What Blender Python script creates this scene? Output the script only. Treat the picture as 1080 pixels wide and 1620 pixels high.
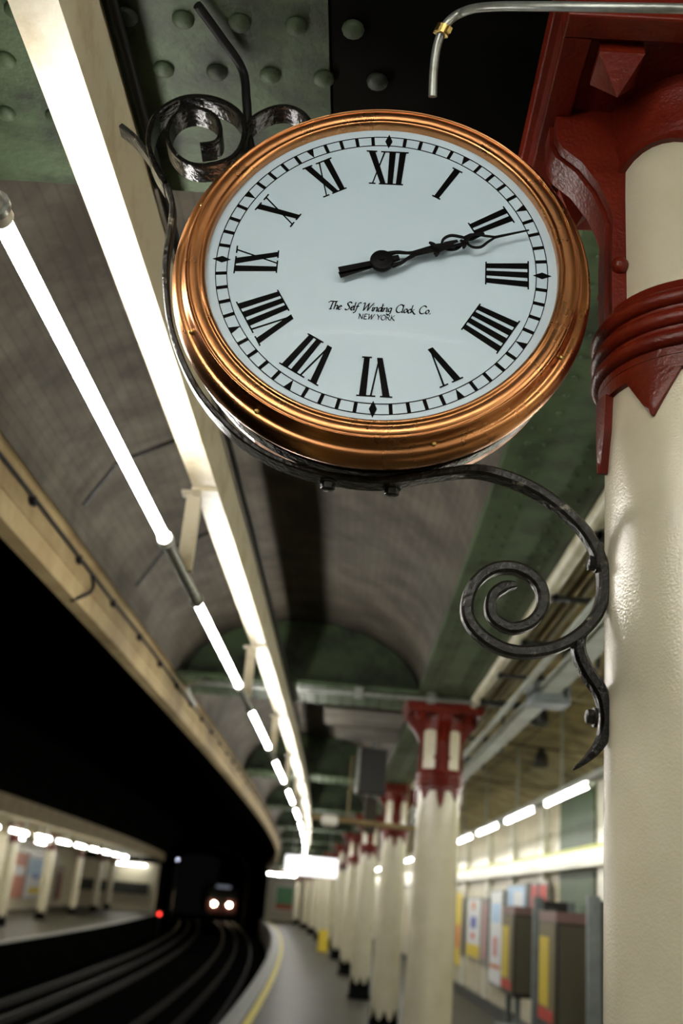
import bpy, bmesh, math, random
from mathutils import Vector, Matrix
random.seed(7)
for o in list(bpy.data.objects): bpy.data.objects.remove(o, do_unlink=True)
sc = bpy.context.scene
col = sc.collection
PI = math.pi
# ------------------------------------------------------------------ camera
FPX, TILT, ROLL, EYE = 1640.0, math.radians(20.4), math.radians(5.1), 1.6
F = Vector((0, math.cos(TILT), math.sin(TILT)))
U0 = Vector((0, -math.sin(TILT), math.cos(TILT))); X0 = Vector((1, 0, 0))
CR = math.cos(ROLL)*X0 + math.sin(ROLL)*U0
CU = math.cos(ROLL)*U0 - math.sin(ROLL)*X0
cd = bpy.data.cameras.new('camera'); cam = bpy.data.objects.new('camera', cd); col.objects.link(cam)
m = Matrix((CR, CU, -F)).transposed().to_4x4(); m.translation = Vector((0, 0, EYE)); cam.matrix_world = m
cd.sensor_fit = 'VERTICAL'; cd.sensor_height = 36; cd.sensor_width = 24; cd.lens = FPX/1620*36
cd.clip_start = .02; cd.clip_end = 400
cd.dof.use_dof = True; cd.dof.focus_distance = 1.76; cd.dof.aperture_fstop = 3.1; cd.dof.aperture_blades = 0
sc.camera = cam
# ------------------------------------------------------------------ world, exposure
w = bpy.data.worlds.new('world'); sc.world = w; w.use_nodes = True
w.node_tree.nodes['Background'].inputs[0].default_value = (.9, 1, .95, 1)
w.node_tree.nodes['Background'].inputs[1].default_value = .0005
sc.view_settings.view_transform = 'Standard'; sc.view_settings.look = 'None'
sc.view_settings.gamma = 1; sc.view_settings.use_curve_mapping = False
sc.view_settings.exposure = 1.75
TUBE = 24.0        # emission of the fluorescent tubes
TUBE_R = 15.0
# ------------------------------------------------------------------ helpers
def at(px, py, Y):
    r = F + CR*(px-540)/FPX - CU*(py-810)/FPX
    return Vector((0, 0, EYE)) + r*(Y/r.y)
def atz(px, py, z):
    r = F + CR*(px-540)/FPX - CU*(py-810)/FPX
    return Vector((0, 0, EYE)) + r*((z-EYE)/r.z)
def c(y):                      # plan line of the column row: the platform curves left
    y = y-1.5
    return .6 + .0405*y - .0009*y*y
def ang(y): return math.atan(-(.0405 - .0018*(y-1.5)))       # rotation about z that follows the curve
ORD = ['first','second','third','fourth','fifth','sixth','seventh','eighth','ninth','tenth','eleventh','twelfth','thirteenth','fourteenth','fifteenth','sixteenth','seventeenth','eighteenth','nineteenth','twentieth','twenty-first','twenty-second','twenty-third','twenty-fourth','twenty-fifth','twenty-sixth','twenty-seventh','twenty-eighth','twenty-ninth','thirtieth']

def node(nt, t, **k):
    n = nt.nodes.new(t)
    for a, b in k.items(): setattr(n, a, b)
    return n
def mat(name, col1, rough=.5, metal=0, col2=None, nscale=8, ramp=(.45, .65), bump=0, bscale=60, coat=0, coord='Object', rvar=0, spec=.5, bdet=4):
    ma = bpy.data.materials.new(name); ma.use_nodes = True; nt = ma.node_tree; b = nt.nodes['Principled BSDF']
    b.inputs['Base Color'].default_value = (*col1, 1); b.inputs['Roughness'].default_value = rough
    b.inputs['Metallic'].default_value = metal; b.inputs['Specular IOR Level'].default_value = spec
    b.inputs['Coat Weight'].default_value = coat; b.inputs['Coat Roughness'].default_value = .12
    tc = node(nt, 'ShaderNodeTexCoord')
    if col2 or rvar:
        n = node(nt, 'ShaderNodeTexNoise'); n.inputs['Scale'].default_value = nscale; n.inputs['Detail'].default_value = 8; n.inputs['Roughness'].default_value = .62
        nt.links.new(tc.outputs[coord], n.inputs['Vector'])
        r = node(nt, 'ShaderNodeValToRGB'); r.color_ramp.elements[0].position = ramp[0]; r.color_ramp.elements[1].position = ramp[1]
        r.color_ramp.elements[0].color = (*col1, 1); r.color_ramp.elements[1].color = (*(col2 or col1), 1)
        nt.links.new(n.outputs['Fac'], r.inputs[0]); nt.links.new(r.outputs[0], b.inputs['Base Color'])
        if rvar:
            mr = node(nt, 'ShaderNodeMapRange'); mr.inputs[1].default_value = .3; mr.inputs[2].default_value = .7
            mr.inputs[3].default_value = max(.02, rough-rvar); mr.inputs[4].default_value = rough+rvar
            nt.links.new(n.outputs['Fac'], mr.inputs[0]); nt.links.new(mr.outputs[0], b.inputs['Roughness'])
    if bump:
        n2 = node(nt, 'ShaderNodeTexNoise'); n2.inputs['Scale'].default_value = bscale; n2.inputs['Detail'].default_value = bdet
        nt.links.new(tc.outputs[coord], n2.inputs['Vector'])
        bp = node(nt, 'ShaderNodeBump'); bp.inputs['Strength'].default_value = min(1, bump); bp.inputs['Distance'].default_value = .004*max(1, bump)
        nt.links.new(n2.outputs['Fac'], bp.inputs['Height']); nt.links.new(bp.outputs[0], b.inputs['Normal'])
    return ma
def emit(name, colr, s, body=(.8, .8, .8)):
    ma = bpy.data.materials.new(name); ma.use_nodes = True; b = ma.node_tree.nodes['Principled BSDF']
    b.inputs['Base Color'].default_value = (*body, 1)
    b.inputs['Emission Color'].default_value = (*colr, 1); b.inputs['Emission Strength'].default_value = s
    return ma
M = {}
M['cream'] = mat('cream gloss paint', (.64, .60, .45), .20, col2=(.56, .52, .37), nscale=5, ramp=(.42, .72), bump=.22, bscale=260, spec=.7, bdet=2)
M['white'] = mat('white gloss paint', (.80, .79, .68), .28, col2=(.72, .70, .56), nscale=4, bump=.2, bscale=60, spec=.6)
M['red'] = mat('red gloss paint', (.135, .012, .004), .32, col2=(.09, .007, .003), nscale=9, bump=.4, bscale=120, spec=.32)
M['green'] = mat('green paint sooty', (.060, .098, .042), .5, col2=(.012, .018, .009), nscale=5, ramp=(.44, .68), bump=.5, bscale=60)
M['green_shaded'] = mat('sooty shaded green girder paint', (.034, .052, .024), .6, col2=(.006, .008, .005), nscale=4, ramp=(.42, .62), bump=.7, bscale=50, spec=.25)  # sooty stains plus shade painted into the green, countering the cross lamp
M['greenp'] = mat('green panel paint', (.04, .085, .025), .5, col2=(.03, .06, .02), nscale=2)
M['copper'] = mat('polished copper', (.66, .30, .125), .29, 1, col2=(.50, .21, .08), nscale=9, ramp=(.3, .75), bump=.045, bscale=14, rvar=.06, bdet=2)
M['iron'] = mat('black painted wrought iron', (.005, .0045, .004), .2, 0, col2=(.016, .014, .01), nscale=40, ramp=(.55, .75), bump=.9, bscale=70, spec=.4)
M['ironold'] = mat('worn black iron', (.012, .011, .009), .3, 0, col2=(.20, .19, .14), nscale=34, ramp=(.62, .70), bump=.9, bscale=90, spec=.5)
M['black'] = mat('black enamel', (.002, .002, .002), .6, spec=.06)
M['hand'] = mat('black clock hand enamel', (.003, .0025, .0025), .5, spec=.12)
M['dial'] = mat('pale blue white dial', (.54, .67, .76), .45, bump=.05, bscale=200)
M['brass'] = mat('brass screw', (.55, .40, .14), .35, 1)
M['beam'] = mat('cream painted timber', (.68, .62, .45), .42, col2=(.50, .42, .25), nscale=7, ramp=(.5, .68), bump=.3, bscale=40)
M['valance'] = mat('grimy cream boarding', (.28, .215, .10), .65, col2=(.15, .095, .035), nscale=3, ramp=(.4, .7), bump=.3, bscale=30)
M['cable'] = mat('black cable', (.004, .004, .004), .6, spec=.2)
M['galv'] = mat('galvanised steel', (.36, .38, .35), .35, .7, col2=(.24, .25, .22), nscale=20, bump=.2, bscale=50)
M['pipe'] = mat('pale painted pipe', (.60, .58, .42), .4, col2=(.40, .36, .22), nscale=6)
M['pipeg'] = mat('pale grey trunking', (.45, .50, .44), .45, col2=(.34, .36, .3), nscale=6)
M['socket'] = mat('white lamp socket', (.7, .68, .6), .4)
M['soot_and_shade'] = mat('soot blackened brick', (.0035, .0035, .0032), .9, col2=(.006, .0057, .005), nscale=2, spec=0)  # sooty tunnel brick, and painted shade on the plate above the clock
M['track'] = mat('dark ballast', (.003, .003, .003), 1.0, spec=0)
M['rail'] = mat('worn rail steel', (.006, .005, .004), .55, .3, spec=.05)
M['coping'] = mat('grey stone coping', (.26, .27, .26), .45, col2=(.18, .19, .17), nscale=10, bump=.3, bscale=40)
M['yellow'] = mat('yellow line paint', (.55, .47, .04), .5, col2=(.42, .34, .03), nscale=12)
M['dark'] = mat('dark panel', (.02, .022, .02), .4)
M['grey'] = mat('blue grey painted steel', (.20, .23, .24), .4, col2=(.15, .17, .18), nscale=10)
M['speaker'] = mat('dark grey cabinet', (.030, .030, .028), .5)
M['tile'] = None
def tex_mat(name, kind):
    ma = bpy.data.materials.new(name); ma.use_nodes = True; nt = ma.node_tree; b = nt.nodes['Principled BSDF']
    uv = node(nt, 'ShaderNodeTexCoord')
    no = node(nt, 'ShaderNodeTexNoise'); no.inputs['Scale'].default_value = 2.6; no.inputs['Detail'].default_value = 9; no.inputs['Roughness'].default_value = .65
    nt.links.new(uv.outputs['UV'], no.inputs['Vector'])
    mx = node(nt, 'ShaderNodeMixRGB', blend_type='MULTIPLY'); mx.inputs[0].default_value = 1
    r = node(nt, 'ShaderNodeValToRGB'); nt.links.new(no.outputs['Fac'], r.inputs[0])
    br = node(nt, 'ShaderNodeTexBrick')
    mp = node(nt, 'ShaderNodeMapping'); nt.links.new(uv.outputs['UV'], mp.inputs[0]); nt.links.new(mp.outputs[0], br.inputs['Vector'])
    if kind == 'vault':      # board-marked / brick courses running along the platform
        mp.inputs['Rotation'].default_value = (0, 0, PI/2)
        br.inputs['Color1'].default_value = (.098, .085, .060, 1); br.inputs['Color2'].default_value = (.082, .071, .051, 1); br.inputs['Mortar'].default_value = (.068, .059, .043, 1)
        br.inputs['Scale'].default_value = 1; br.inputs['Brick Width'].default_value = .9; br.inputs['Row Height'].default_value = .05; br.inputs['Mortar Size'].default_value = .006; br.inputs['Mortar Smooth'].default_value = .6
        r.color_ramp.elements[0].position = .38; r.color_ramp.elements[0].color = (.38, .35, .30, 1); r.color_ramp.elements[1].position = .62; r.color_ramp.elements[1].color = (1, 1, 1, 1)
        b.inputs['Roughness'].default_value = .8
    elif kind == 'vault2':   # yellowed plaster panels over the rear of the platform
        br.inputs['Color1'].default_value = (.50, .43, .24, 1); br.inputs['Color2'].default_value = (.44, .37, .20, 1); br.inputs['Mortar'].default_value = (.10, .08, .05, 1)
        br.inputs['Scale'].default_value = 1; br.inputs['Brick Width'].default_value = 1.1; br.inputs['Row Height'].default_value = 1.3; br.inputs['Mortar Size'].default_value = .012; br.offset = 0
        r.color_ramp.elements[0].position = .36; r.color_ramp.elements[0].color = (.3, .27, .22, 1); r.color_ramp.elements[1].position = .6; r.color_ramp.elements[1].color = (1, 1, 1, 1)
        b.inputs['Roughness'].default_value = .7
    elif kind == 'tile':     # cream glazed wall tiling
        mp.inputs['Rotation'].default_value = (0, 0, PI/2)
        br.inputs['Color1'].default_value = (.66, .60, .44, 1); br.inputs['Color2'].default_value = (.60, .55, .40, 1); br.inputs['Mortar'].default_value = (.45, .42, .32, 1)
        br.inputs['Scale'].default_value = 1; br.inputs['Brick Width'].default_value = .3; br.inputs['Row Height'].default_value = .15; br.inputs['Mortar Size'].default_value = .004
        r.color_ramp.elements[0].position = .3; r.color_ramp.elements[0].color = (.75, .73, .68, 1); r.color_ramp.elements[1].position = .55; r.color_ramp.elements[1].color = (1, 1, 1, 1)
        b.inputs['Roughness'].default_value = .3
    elif kind == 'floor':
        br.inputs['Color1'].default_value = (.062, .060, .044, 1); br.inputs['Color2'].default_value = (.052, .05, .037, 1); br.inputs['Mortar'].default_value = (.05, .05, .04, 1)
        br.inputs['Scale'].default_value = 1; br.inputs['Brick Width'].default_value = .45; br.inputs['Row Height'].default_value = .45; br.inputs['Mortar Size'].default_value = .006; br.offset = 0
        r.color_ramp.elements[0].position = .3; r.color_ramp.elements[0].color = (.7, .7, .66, 1); r.color_ramp.elements[1].position = .7; r.color_ramp.elements[1].color = (1.1, 1.1, 1.05, 1)
        b.inputs['Roughness'].default_value = .42; b.inputs['Specular IOR Level'].default_value = .07
    nt.links.new(br.outputs['Color'], mx.inputs[1]); nt.links.new(r.outputs[0], mx.inputs[2]); nt.links.new(mx.outputs[0], b.inputs['Base Color'])
    bp = node(nt, 'ShaderNodeBump'); bp.inputs['Strength'].default_value = .4; bp.inputs['Distance'].default_value = .01
    nt.links.new(no.outputs['Fac'], bp.inputs['Height']); nt.links.new(bp.outputs[0], b.inputs['Normal'])
    return ma
M['vault'] = tex_mat('brick vault courses', 'vault'); M['vault2'] = tex_mat('yellowed ceiling panels', 'vault2')
M['tile'] = tex_mat('cream wall tiles', 'tile'); M['floor'] = tex_mat('glossy platform paving', 'floor')
M['tube'] = emit('fluorescent glow', (1, .96, .90), TUBE); M['tubeR'] = emit('cool fluorescent glow', (1, .98, .90), TUBE_R)
M['sign'] = emit('backlit sign white', (.95, .93, 1), .6)
M['headlamp'] = emit('headlamp glow', (1, .80, .5), 60); M['redlamp'] = emit('red signal glow', (1, .03, .02), 1.5); M['bluedot'] = emit('blue white signal glow', (.7, .75, 1), 6)
M['dest'] = emit('dim destination blind', (.6, .65, .8), .06, (.05, .05, .05)); M['warm'] = emit('amber lamp', (1, .5, .2), 5)
# glass: thin, clear, gently reflecting
g = bpy.data.materials.new('clear clock glass'); g.use_nodes = True; nt = g.node_tree; nt.nodes.remove(nt.nodes['Principled BSDF'])
tr = node(nt, 'ShaderNodeBsdfTransparent'); gl = node(nt, 'ShaderNodeBsdfGlossy'); gl.inputs['Roughness'].default_value = .02
fr = node(nt, 'ShaderNodeFresnel'); fr.inputs[0].default_value = 1.09; mi = node(nt, 'ShaderNodeMixShader')
nt.links.new(fr.outputs[0], mi.inputs[0]); nt.links.new(tr.outputs[0], mi.inputs[1]); nt.links.new(gl.outputs[0], mi.inputs[2]); nt.links.new(mi.outputs[0], nt.nodes['Material Output'].inputs[0])
M['glass'] = g

def tag(o, label=None, cat=None, group=None, kind=None):
    if label: o['label'] = label
    if cat: o['category'] = cat
    if group: o['group'] = group
    if kind: o['kind'] = kind
    return o
def link(name, bm, material, parent=None, smooth=None, bev=0):
    me = bpy.data.meshes.new(name); bmesh.ops.recalc_face_normals(bm, faces=bm.faces); bm.to_mesh(me); bm.free()
    me.materials.append(material)
    o = bpy.data.objects.new(name, me); col.objects.link(o)
    if parent: o.parent = parent
    if smooth is not None:
        for p in me.polygons: p.use_smooth = True
        try: me.set_sharp_from_angle(angle=math.radians(smooth))
        except Exception: pass
    if bev:
        md = o.modifiers.new('bevel', 'BEVEL'); md.width = bev; md.segments = 2; md.limit_method = 'ANGLE'
    return o
def empty(name, loc=(0, 0, 0), rot=(0, 0, 0)):
    o = bpy.data.objects.new(name, None); o.empty_display_size = .1; o.location = loc; o.rotation_euler = rot; col.objects.link(o); return o
def kids(o): return list(o.children)
def copy_tree(o, parent=None):
    q = o.copy(); col.objects.link(q); q.parent = parent
    for ch in CH.get(o.name, []): copy_tree(ch, q)
    return q
CH = {}
def index_tree(o):
    CH[o.name] = [x for x in bpy.data.objects if x.parent == o]
    for x in CH[o.name]: index_tree(x)
def box(bm, x0, x1, y0, y1, z0, z1, mtx=None):
    vs = [bm.verts.new(Vector(p) if mtx is None else mtx @ Vector(p)) for p in [(x0,y0,z0),(x1,y0,z0),(x1,y1,z0),(x0,y1,z0),(x0,y0,z1),(x1,y0,z1),(x1,y1,z1),(x0,y1,z1)]]
    for f in [(0,3,2,1),(4,5,6,7),(0,1,5,4),(1,2,6,5),(2,3,7,6),(3,0,4,7)]: bm.faces.new([vs[i] for i in f])
def lathe(bm, prof, n=48, axis='Z', closed=False, mtx=None, cap=False):
    rings = []
    for r, h in prof:
        ring = []
        for i in range(n):
            a = 2*PI*i/n
            p = Vector((r*math.cos(a), r*math.sin(a), h)) if axis == 'Z' else Vector((r*math.cos(a), -h, r*math.sin(a)))
            ring.append(bm.verts.new(mtx @ p if mtx else p))
        rings.append(ring)
    k = len(rings)
    for j in range(k if closed else k-1):
        a, b = rings[j], rings[(j+1) % k]
        for i in range(n): bm.faces.new((a[i], a[(i+1) % n], b[(i+1) % n], b[i]))
    if cap and not closed:
        bm.faces.new(rings[0]); bm.faces.new(rings[-1])
def tube(bm, pts, r, n=10, cap=True):
    pts = [Vector(p) for p in pts]; rings = []; up = None
    for i, p in enumerate(pts):
        d = (pts[min(i+1, len(pts)-1)] - pts[max(i-1, 0)]).normalized()
        if up is None: up = Vector((0, 0, 1)) if abs(d.z) < .9 else Vector((1, 0, 0))
        s = d.cross(up).normalized(); up = s.cross(d).normalized()
        rr = r[i] if isinstance(r, (list, tuple)) else r
        rings.append([bm.verts.new(p + s*rr*math.cos(2*PI*k/n) + up*rr*math.sin(2*PI*k/n)) for k in range(n)])
    for a, b in zip(rings[:-1], rings[1:]):
        for k in range(n): bm.faces.new((a[k], a[(k+1) % n], b[(k+1) % n], b[k]))
    if cap: bm.faces.new(rings[0]); bm.faces.new(rings[-1])
def spline(P, n=8, closed=False):
    P = [tuple(p) for p in P]; out = []; k = len(P[0]); N = len(P)
    for i in range(N-1):
        p0 = P[max(i-1, 0)]; p1 = P[i]; p2 = P[i+1]; p3 = P[min(i+2, N-1)]
        for j in range(n):
            t = j/n
            out.append(tuple(.5*((2*p1[q]) + (-p0[q]+p2[q])*t + (2*p0[q]-5*p1[q]+4*p2[q]-p3[q])*t*t + (-p0[q]+3*p1[q]-3*p2[q]+p3[q])*t**3) for q in range(k)))
    out.append(P[-1]); return out
def sweep(bm, prof, y0, y1, step=.8, closed=True):
    n = max(1, int(round((y1-y0)/step))); uv = bm.loops.layers.uv.verify(); rows = []
    L = [0]
    for a, b in zip(prof, prof[1:]+prof[:1]): L.append(L[-1]+math.dist(a, b))
    for i in range(n+1):
        y = y0+(y1-y0)*i/n; x = c(y)
        rows.append((y, [bm.verts.new((x+o, y, z)) for o, z in prof]))
    m_ = len(prof) if closed else len(prof)-1
    for (ya, a), (yb, b) in zip(rows[:-1], rows[1:]):
        for k in range(m_):
            k2 = (k+1) % len(prof)
            f = bm.faces.new((a[k], a[k2], b[k2], b[k]))
            for l, t in zip(f.loops, [(L[k], ya), (L[k+1], ya), (L[k+1], yb), (L[k], yb)]): l[uv].uv = t
    if closed:
        bm.faces.new(rows[0][1]); bm.faces.new(rows[-1][1])
def rect(o0, o1, z0, z1): return [(o0, z0), (o1, z0), (o1, z1), (o0, z1)]
def struct(name, bm, ma, smooth=None):
    o = link(name, bm, ma, smooth=smooth); o['kind'] = 'structure'; return o
def strap(bm, pts, Y, wid, th, n=8):
    """flat or square bar bent in the XZ plane; wid along Y, th in the plane"""
    P = spline([(p[0], p[1]) for p in pts], n); N = len(P)
    def val(v, t):
        if not isinstance(v, (list, tuple)): return v
        f = t*(len(v)-1); i = min(int(f), len(v)-2); return v[i]+(v[i+1]-v[i])*(f-i)
    rings = []
    for i, p in enumerate(P):
        a = P[max(i-1, 0)]; b = P[min(i+1, N-1)]; d = Vector((b[0]-a[0], b[1]-a[1])).normalized(); nn = Vector((-d.y, d.x))
        t = i/(N-1); ww = val(wid, t)/2; tt = val(th, t)/2; ch = min(ww, tt)*.45
        q = []
        for u, v in [(-ww, -tt+ch), (-ww, tt-ch), (-ww+ch, tt), (ww-ch, tt), (ww, tt-ch), (ww, -tt+ch), (ww-ch, -tt), (-ww+ch, -tt)]:
            q.append(bm.verts.new((p[0]+nn.x*v, Y+u, p[1]+nn.y*v)))
        rings.append(q)
    for a, b in zip(rings[:-1], rings[1:]):
        for k in range(8): bm.faces.new((a[k], a[(k+1) % 8], b[(k+1) % 8], b[k]))
    bm.faces.new(rings[0]); bm.faces.new(rings[-1])
def prism(bm, poly, y0, y1, mtx=None):
    """polygon in XZ extruded along Y"""
    a = [bm.verts.new((p[0], y0, p[1])) for p in poly]; b = [bm.verts.new((p[0], y1, p[1])) for p in poly]
    bm.faces.new(a); bm.faces.new(b[::-1]); n = len(poly)
    for i in range(n): bm.faces.new((a[i], a[(i+1) % n], b[(i+1) % n], b[i]))

# ================================================================== SETTING
Y0, Y1 = -7, 70
bm = bmesh.new(); sweep(bm, rect(-1.70, 2.6, -.3, 0), Y0, Y1); struct('floor', bm, M['floor'])
bm = bmesh.new(); sweep(bm, [(-1.95, -1.1), (-1.70, -1.1), (-1.70, .001), (-1.93, .001), (-1.95, -.02)], Y0, Y1); struct('trim_1', bm, M['coping'])
bm = bmesh.new(); sweep(bm, rect(-1.66, -1.56, .0, .003), Y0, Y1); struct('trim_2', bm, M['yellow'])
bm = bmesh.new(); sweep(bm, rect(2.3, 2.5, 0, 3.5), Y0, Y1); struct('wall_right', bm, M['tile'])
bm = bmesh.new(); sweep(bm, rect(2.24, 2.3, 0, .16), Y0, Y1); struct('baseboard_right', bm, M['dark'])
# vault over the front of the platform, rear panelled ceiling
NV = 24
vp = [(-1.02-.93*math.cos(PI*i/NV), 3.10+.56*math.sin(PI*i/NV)) for i in range(NV+1)]
vp += [(-.09, 3.9), (-1.95, 3.9)]
bm = bmesh.new(); sweep(bm, vp, Y0, Y1, .8); struct('ceiling', bm, M['vault'], 30)
cp = [(.28+2.1*i/12, 3.14+.26*math.sin(PI*(i/12)**.9)) for i in range(13)] + [(2.38, 3.7), (.28, 3.7)]
bm = bmesh.new(); sweep(bm, cp, Y0, Y1, .8); struct('ceiling', bm, M['vault2'], 30)
# longitudinal girder over the columns
bm = bmesh.new(); sweep(bm, rect(-.12, .27, 3.09, 3.14), 2.0, Y1, .6); sweep(bm, rect(.04, .12, 3.14, 3.7), 2.0, Y1, .6)
sweep(bm, rect(.27, .31, 3.10, 3.2), 2.0, Y1, .6)
for i in range(150):
    y = 2.1+i*.12
    for o in (-.06, .0, .15, .21):
        bmesh.ops.create_icosphere(bm, subdivisions=1, radius=.013, matrix=Matrix.Translation((c(y)+o, y, 3.089)) @ Matrix.Diagonal((1, 1, .55, 1)))
struct('trim_3', bm, M['green'])
# track bed, tunnel, far platform
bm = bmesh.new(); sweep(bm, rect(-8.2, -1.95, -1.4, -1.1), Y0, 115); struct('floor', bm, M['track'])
bm = bmesh.new(); sweep(bm, [(-2.12, 3.2)]+[(-5.05-2.95*math.cos(PI*i/16)*-1, 3.2+1.6*math.sin(PI*i/16)) for i in range(17)][::1]+[(-8.0, 5.4), (-2.12, 5.4)], Y0, 115, 1.5) ; struct('ceiling', bm, M['soot_and_shade'])
bm = bmesh.new(); sweep(bm, rect(-8.0, -2.06, -1.12, -1.1), 0, 1); bm.free()
bm = bmesh.new(); sweep(bm, rect(-13.2, -8.2, -.3, 0), 12, 63); struct('floor', bm, M['floor'])
bm = bmesh.new(); sweep(bm, rect(-8.2, -8.02, -1.1, -.03), 12, 63); struct('trim_20', bm, M['soot_and_shade'])
bm = bmesh.new(); sweep(bm, rect(-8.2, -8.0, -.03, .002), 12, 63); struct('trim_21', bm, M['coping'])
bm = bmesh.new(); sweep(bm, rect(-13.3, -13.1, 0, 3.3), 12, 66); struct('wall_left', bm, M['tile'])
bm = bmesh.new(); sweep(bm, rect(-13.1, -8.1, 2.95, 3.1), 12, 63); struct('ceiling', bm, M['vault2'])
bm = bmesh.new(); sweep(bm, rect(-8.15, -8.03, 2.78, 3.2), 12, 63); struct('trim_4', bm, M['valance'])
bm = bmesh.new(); box(bm, c(64)-13.2, c(64)-8.25, 63.4, 63.7, 0, 2.6); struct('wall_back', bm, M['tile'])
bm = bmesh.new(); sweep(bm, rect(-8.6, -8.2, -1.1, 5), 66, 115); struct('wall_left', bm, M['soot_and_shade'])
bm = bmesh.new(); sweep(bm, rect(-1.9, -1.5, -1.1, 5), 71, 115); struct('wall_right', bm, M['soot_and_shade'])
bm = bmesh.new(); box(bm, c(71)-8.5, c(71)+3, 115, 115.4, -1.4, 5); struct('wall_back', bm, M['soot_and_shade'])
bm = bmesh.new(); box(bm, c(70)-1.72, c(70)+2.5, 70, 70.3, 0, 3.2); struct('wall_back', bm, M['tile'])
bm = bmesh.new(); box(bm, c(Y0)-8.5, c(Y0)+2.6, Y0-.3, Y0, -1.3, 4.2); struct('wall_front', bm, M['tile'])
# added black plate painting the shade above the clock, between near girder and capital
bm = bmesh.new(); box(bm, -.12, .31, .5, 1.97, 3.085, 3.2); struct('trim_5', bm, M['soot_and_shade'])

# ================================================================== GIRDERS
cols_xy = [(.592, 1.56), (.925, 8.1), (1.08, 14.3), (1.05, 19.9), (1.04, 25.8), (.975, 31.8), (.76, 38.2), (.60, 44.6), (.32, 50.5), (-.04, 57.5), (-.55, 65)]
nth = ['', 'second', 'third', 'fourth', 'fifth', 'sixth', 'seventh', 'eighth', 'ninth', 'tenth', 'last']
def rivet(bm, x, y, z, r=.02):
    bmesh.ops.create_uvsphere(bm, u_segments=12, v_segments=8, radius=r, matrix=Matrix.Translation((x, y, z)) @ Matrix.Diagonal((1, 1, .6, 1)))
for k, (cx, cy) in enumerate(cols_xy):
    t = empty('cross_girder', (c(cy), cy, 3.08), (0, 0, ang(cy)))
    bm = bmesh.new(); x1 = -.70 if k == 0 else .265
    box(bm, -1.945, x1, -.375, .375, .0, .03)
    GM = M['green_shaded'] if k == 0 else M['green']; link('bottom_flange', bm, GM, t)
    bm = bmesh.new(); arch = [(-1.02-.915*math.cos(PI*q/24), .03+.54*math.sin(PI*q/24)) for q in range(25)]; arch = [p for p in arch if p[0] < x1]
    if k == 0: arch.append((x1, .03))
    prism(bm, arch, -.06, .06)
    link('web', bm, M['green'], t)
    bm = bmesh.new(); prism(bm, arch, .30, .37); link('stiffener', bm, M['green'], t)
    if k == 0:
        for j, (yy, ph) in enumerate([(-.125, .013), (.0, .06), (.15, .013), (-.25, .06)]):
            for i in range(9):
                x = -1.50+i*.104+ph
                if abs(x+1.145) < .07 or (j == 2 and x > -1.2): continue
                bm = bmesh.new(); rivet(bm, x, yy, -.002, .021); link('rivet', bm, GM, t, 60)
        tag(t, 'riveted green cross girder overhead at the top left, behind the clock', 'girder', 'green cross girders over the platform')
    else:
        bm = bmesh.new()
        for yy in (-.3, -.1, .1, .3):
            for i in range(20): rivet(bm, -1.9+i*.1, yy, -.002, .018)
        tag(link('rivet_rows', bm, M['green'], t), kind='stuff')
        tag(t, f'green cross girder over the {nth[k]} column of the platform row', 'girder', 'green cross girders over the platform')

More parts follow.
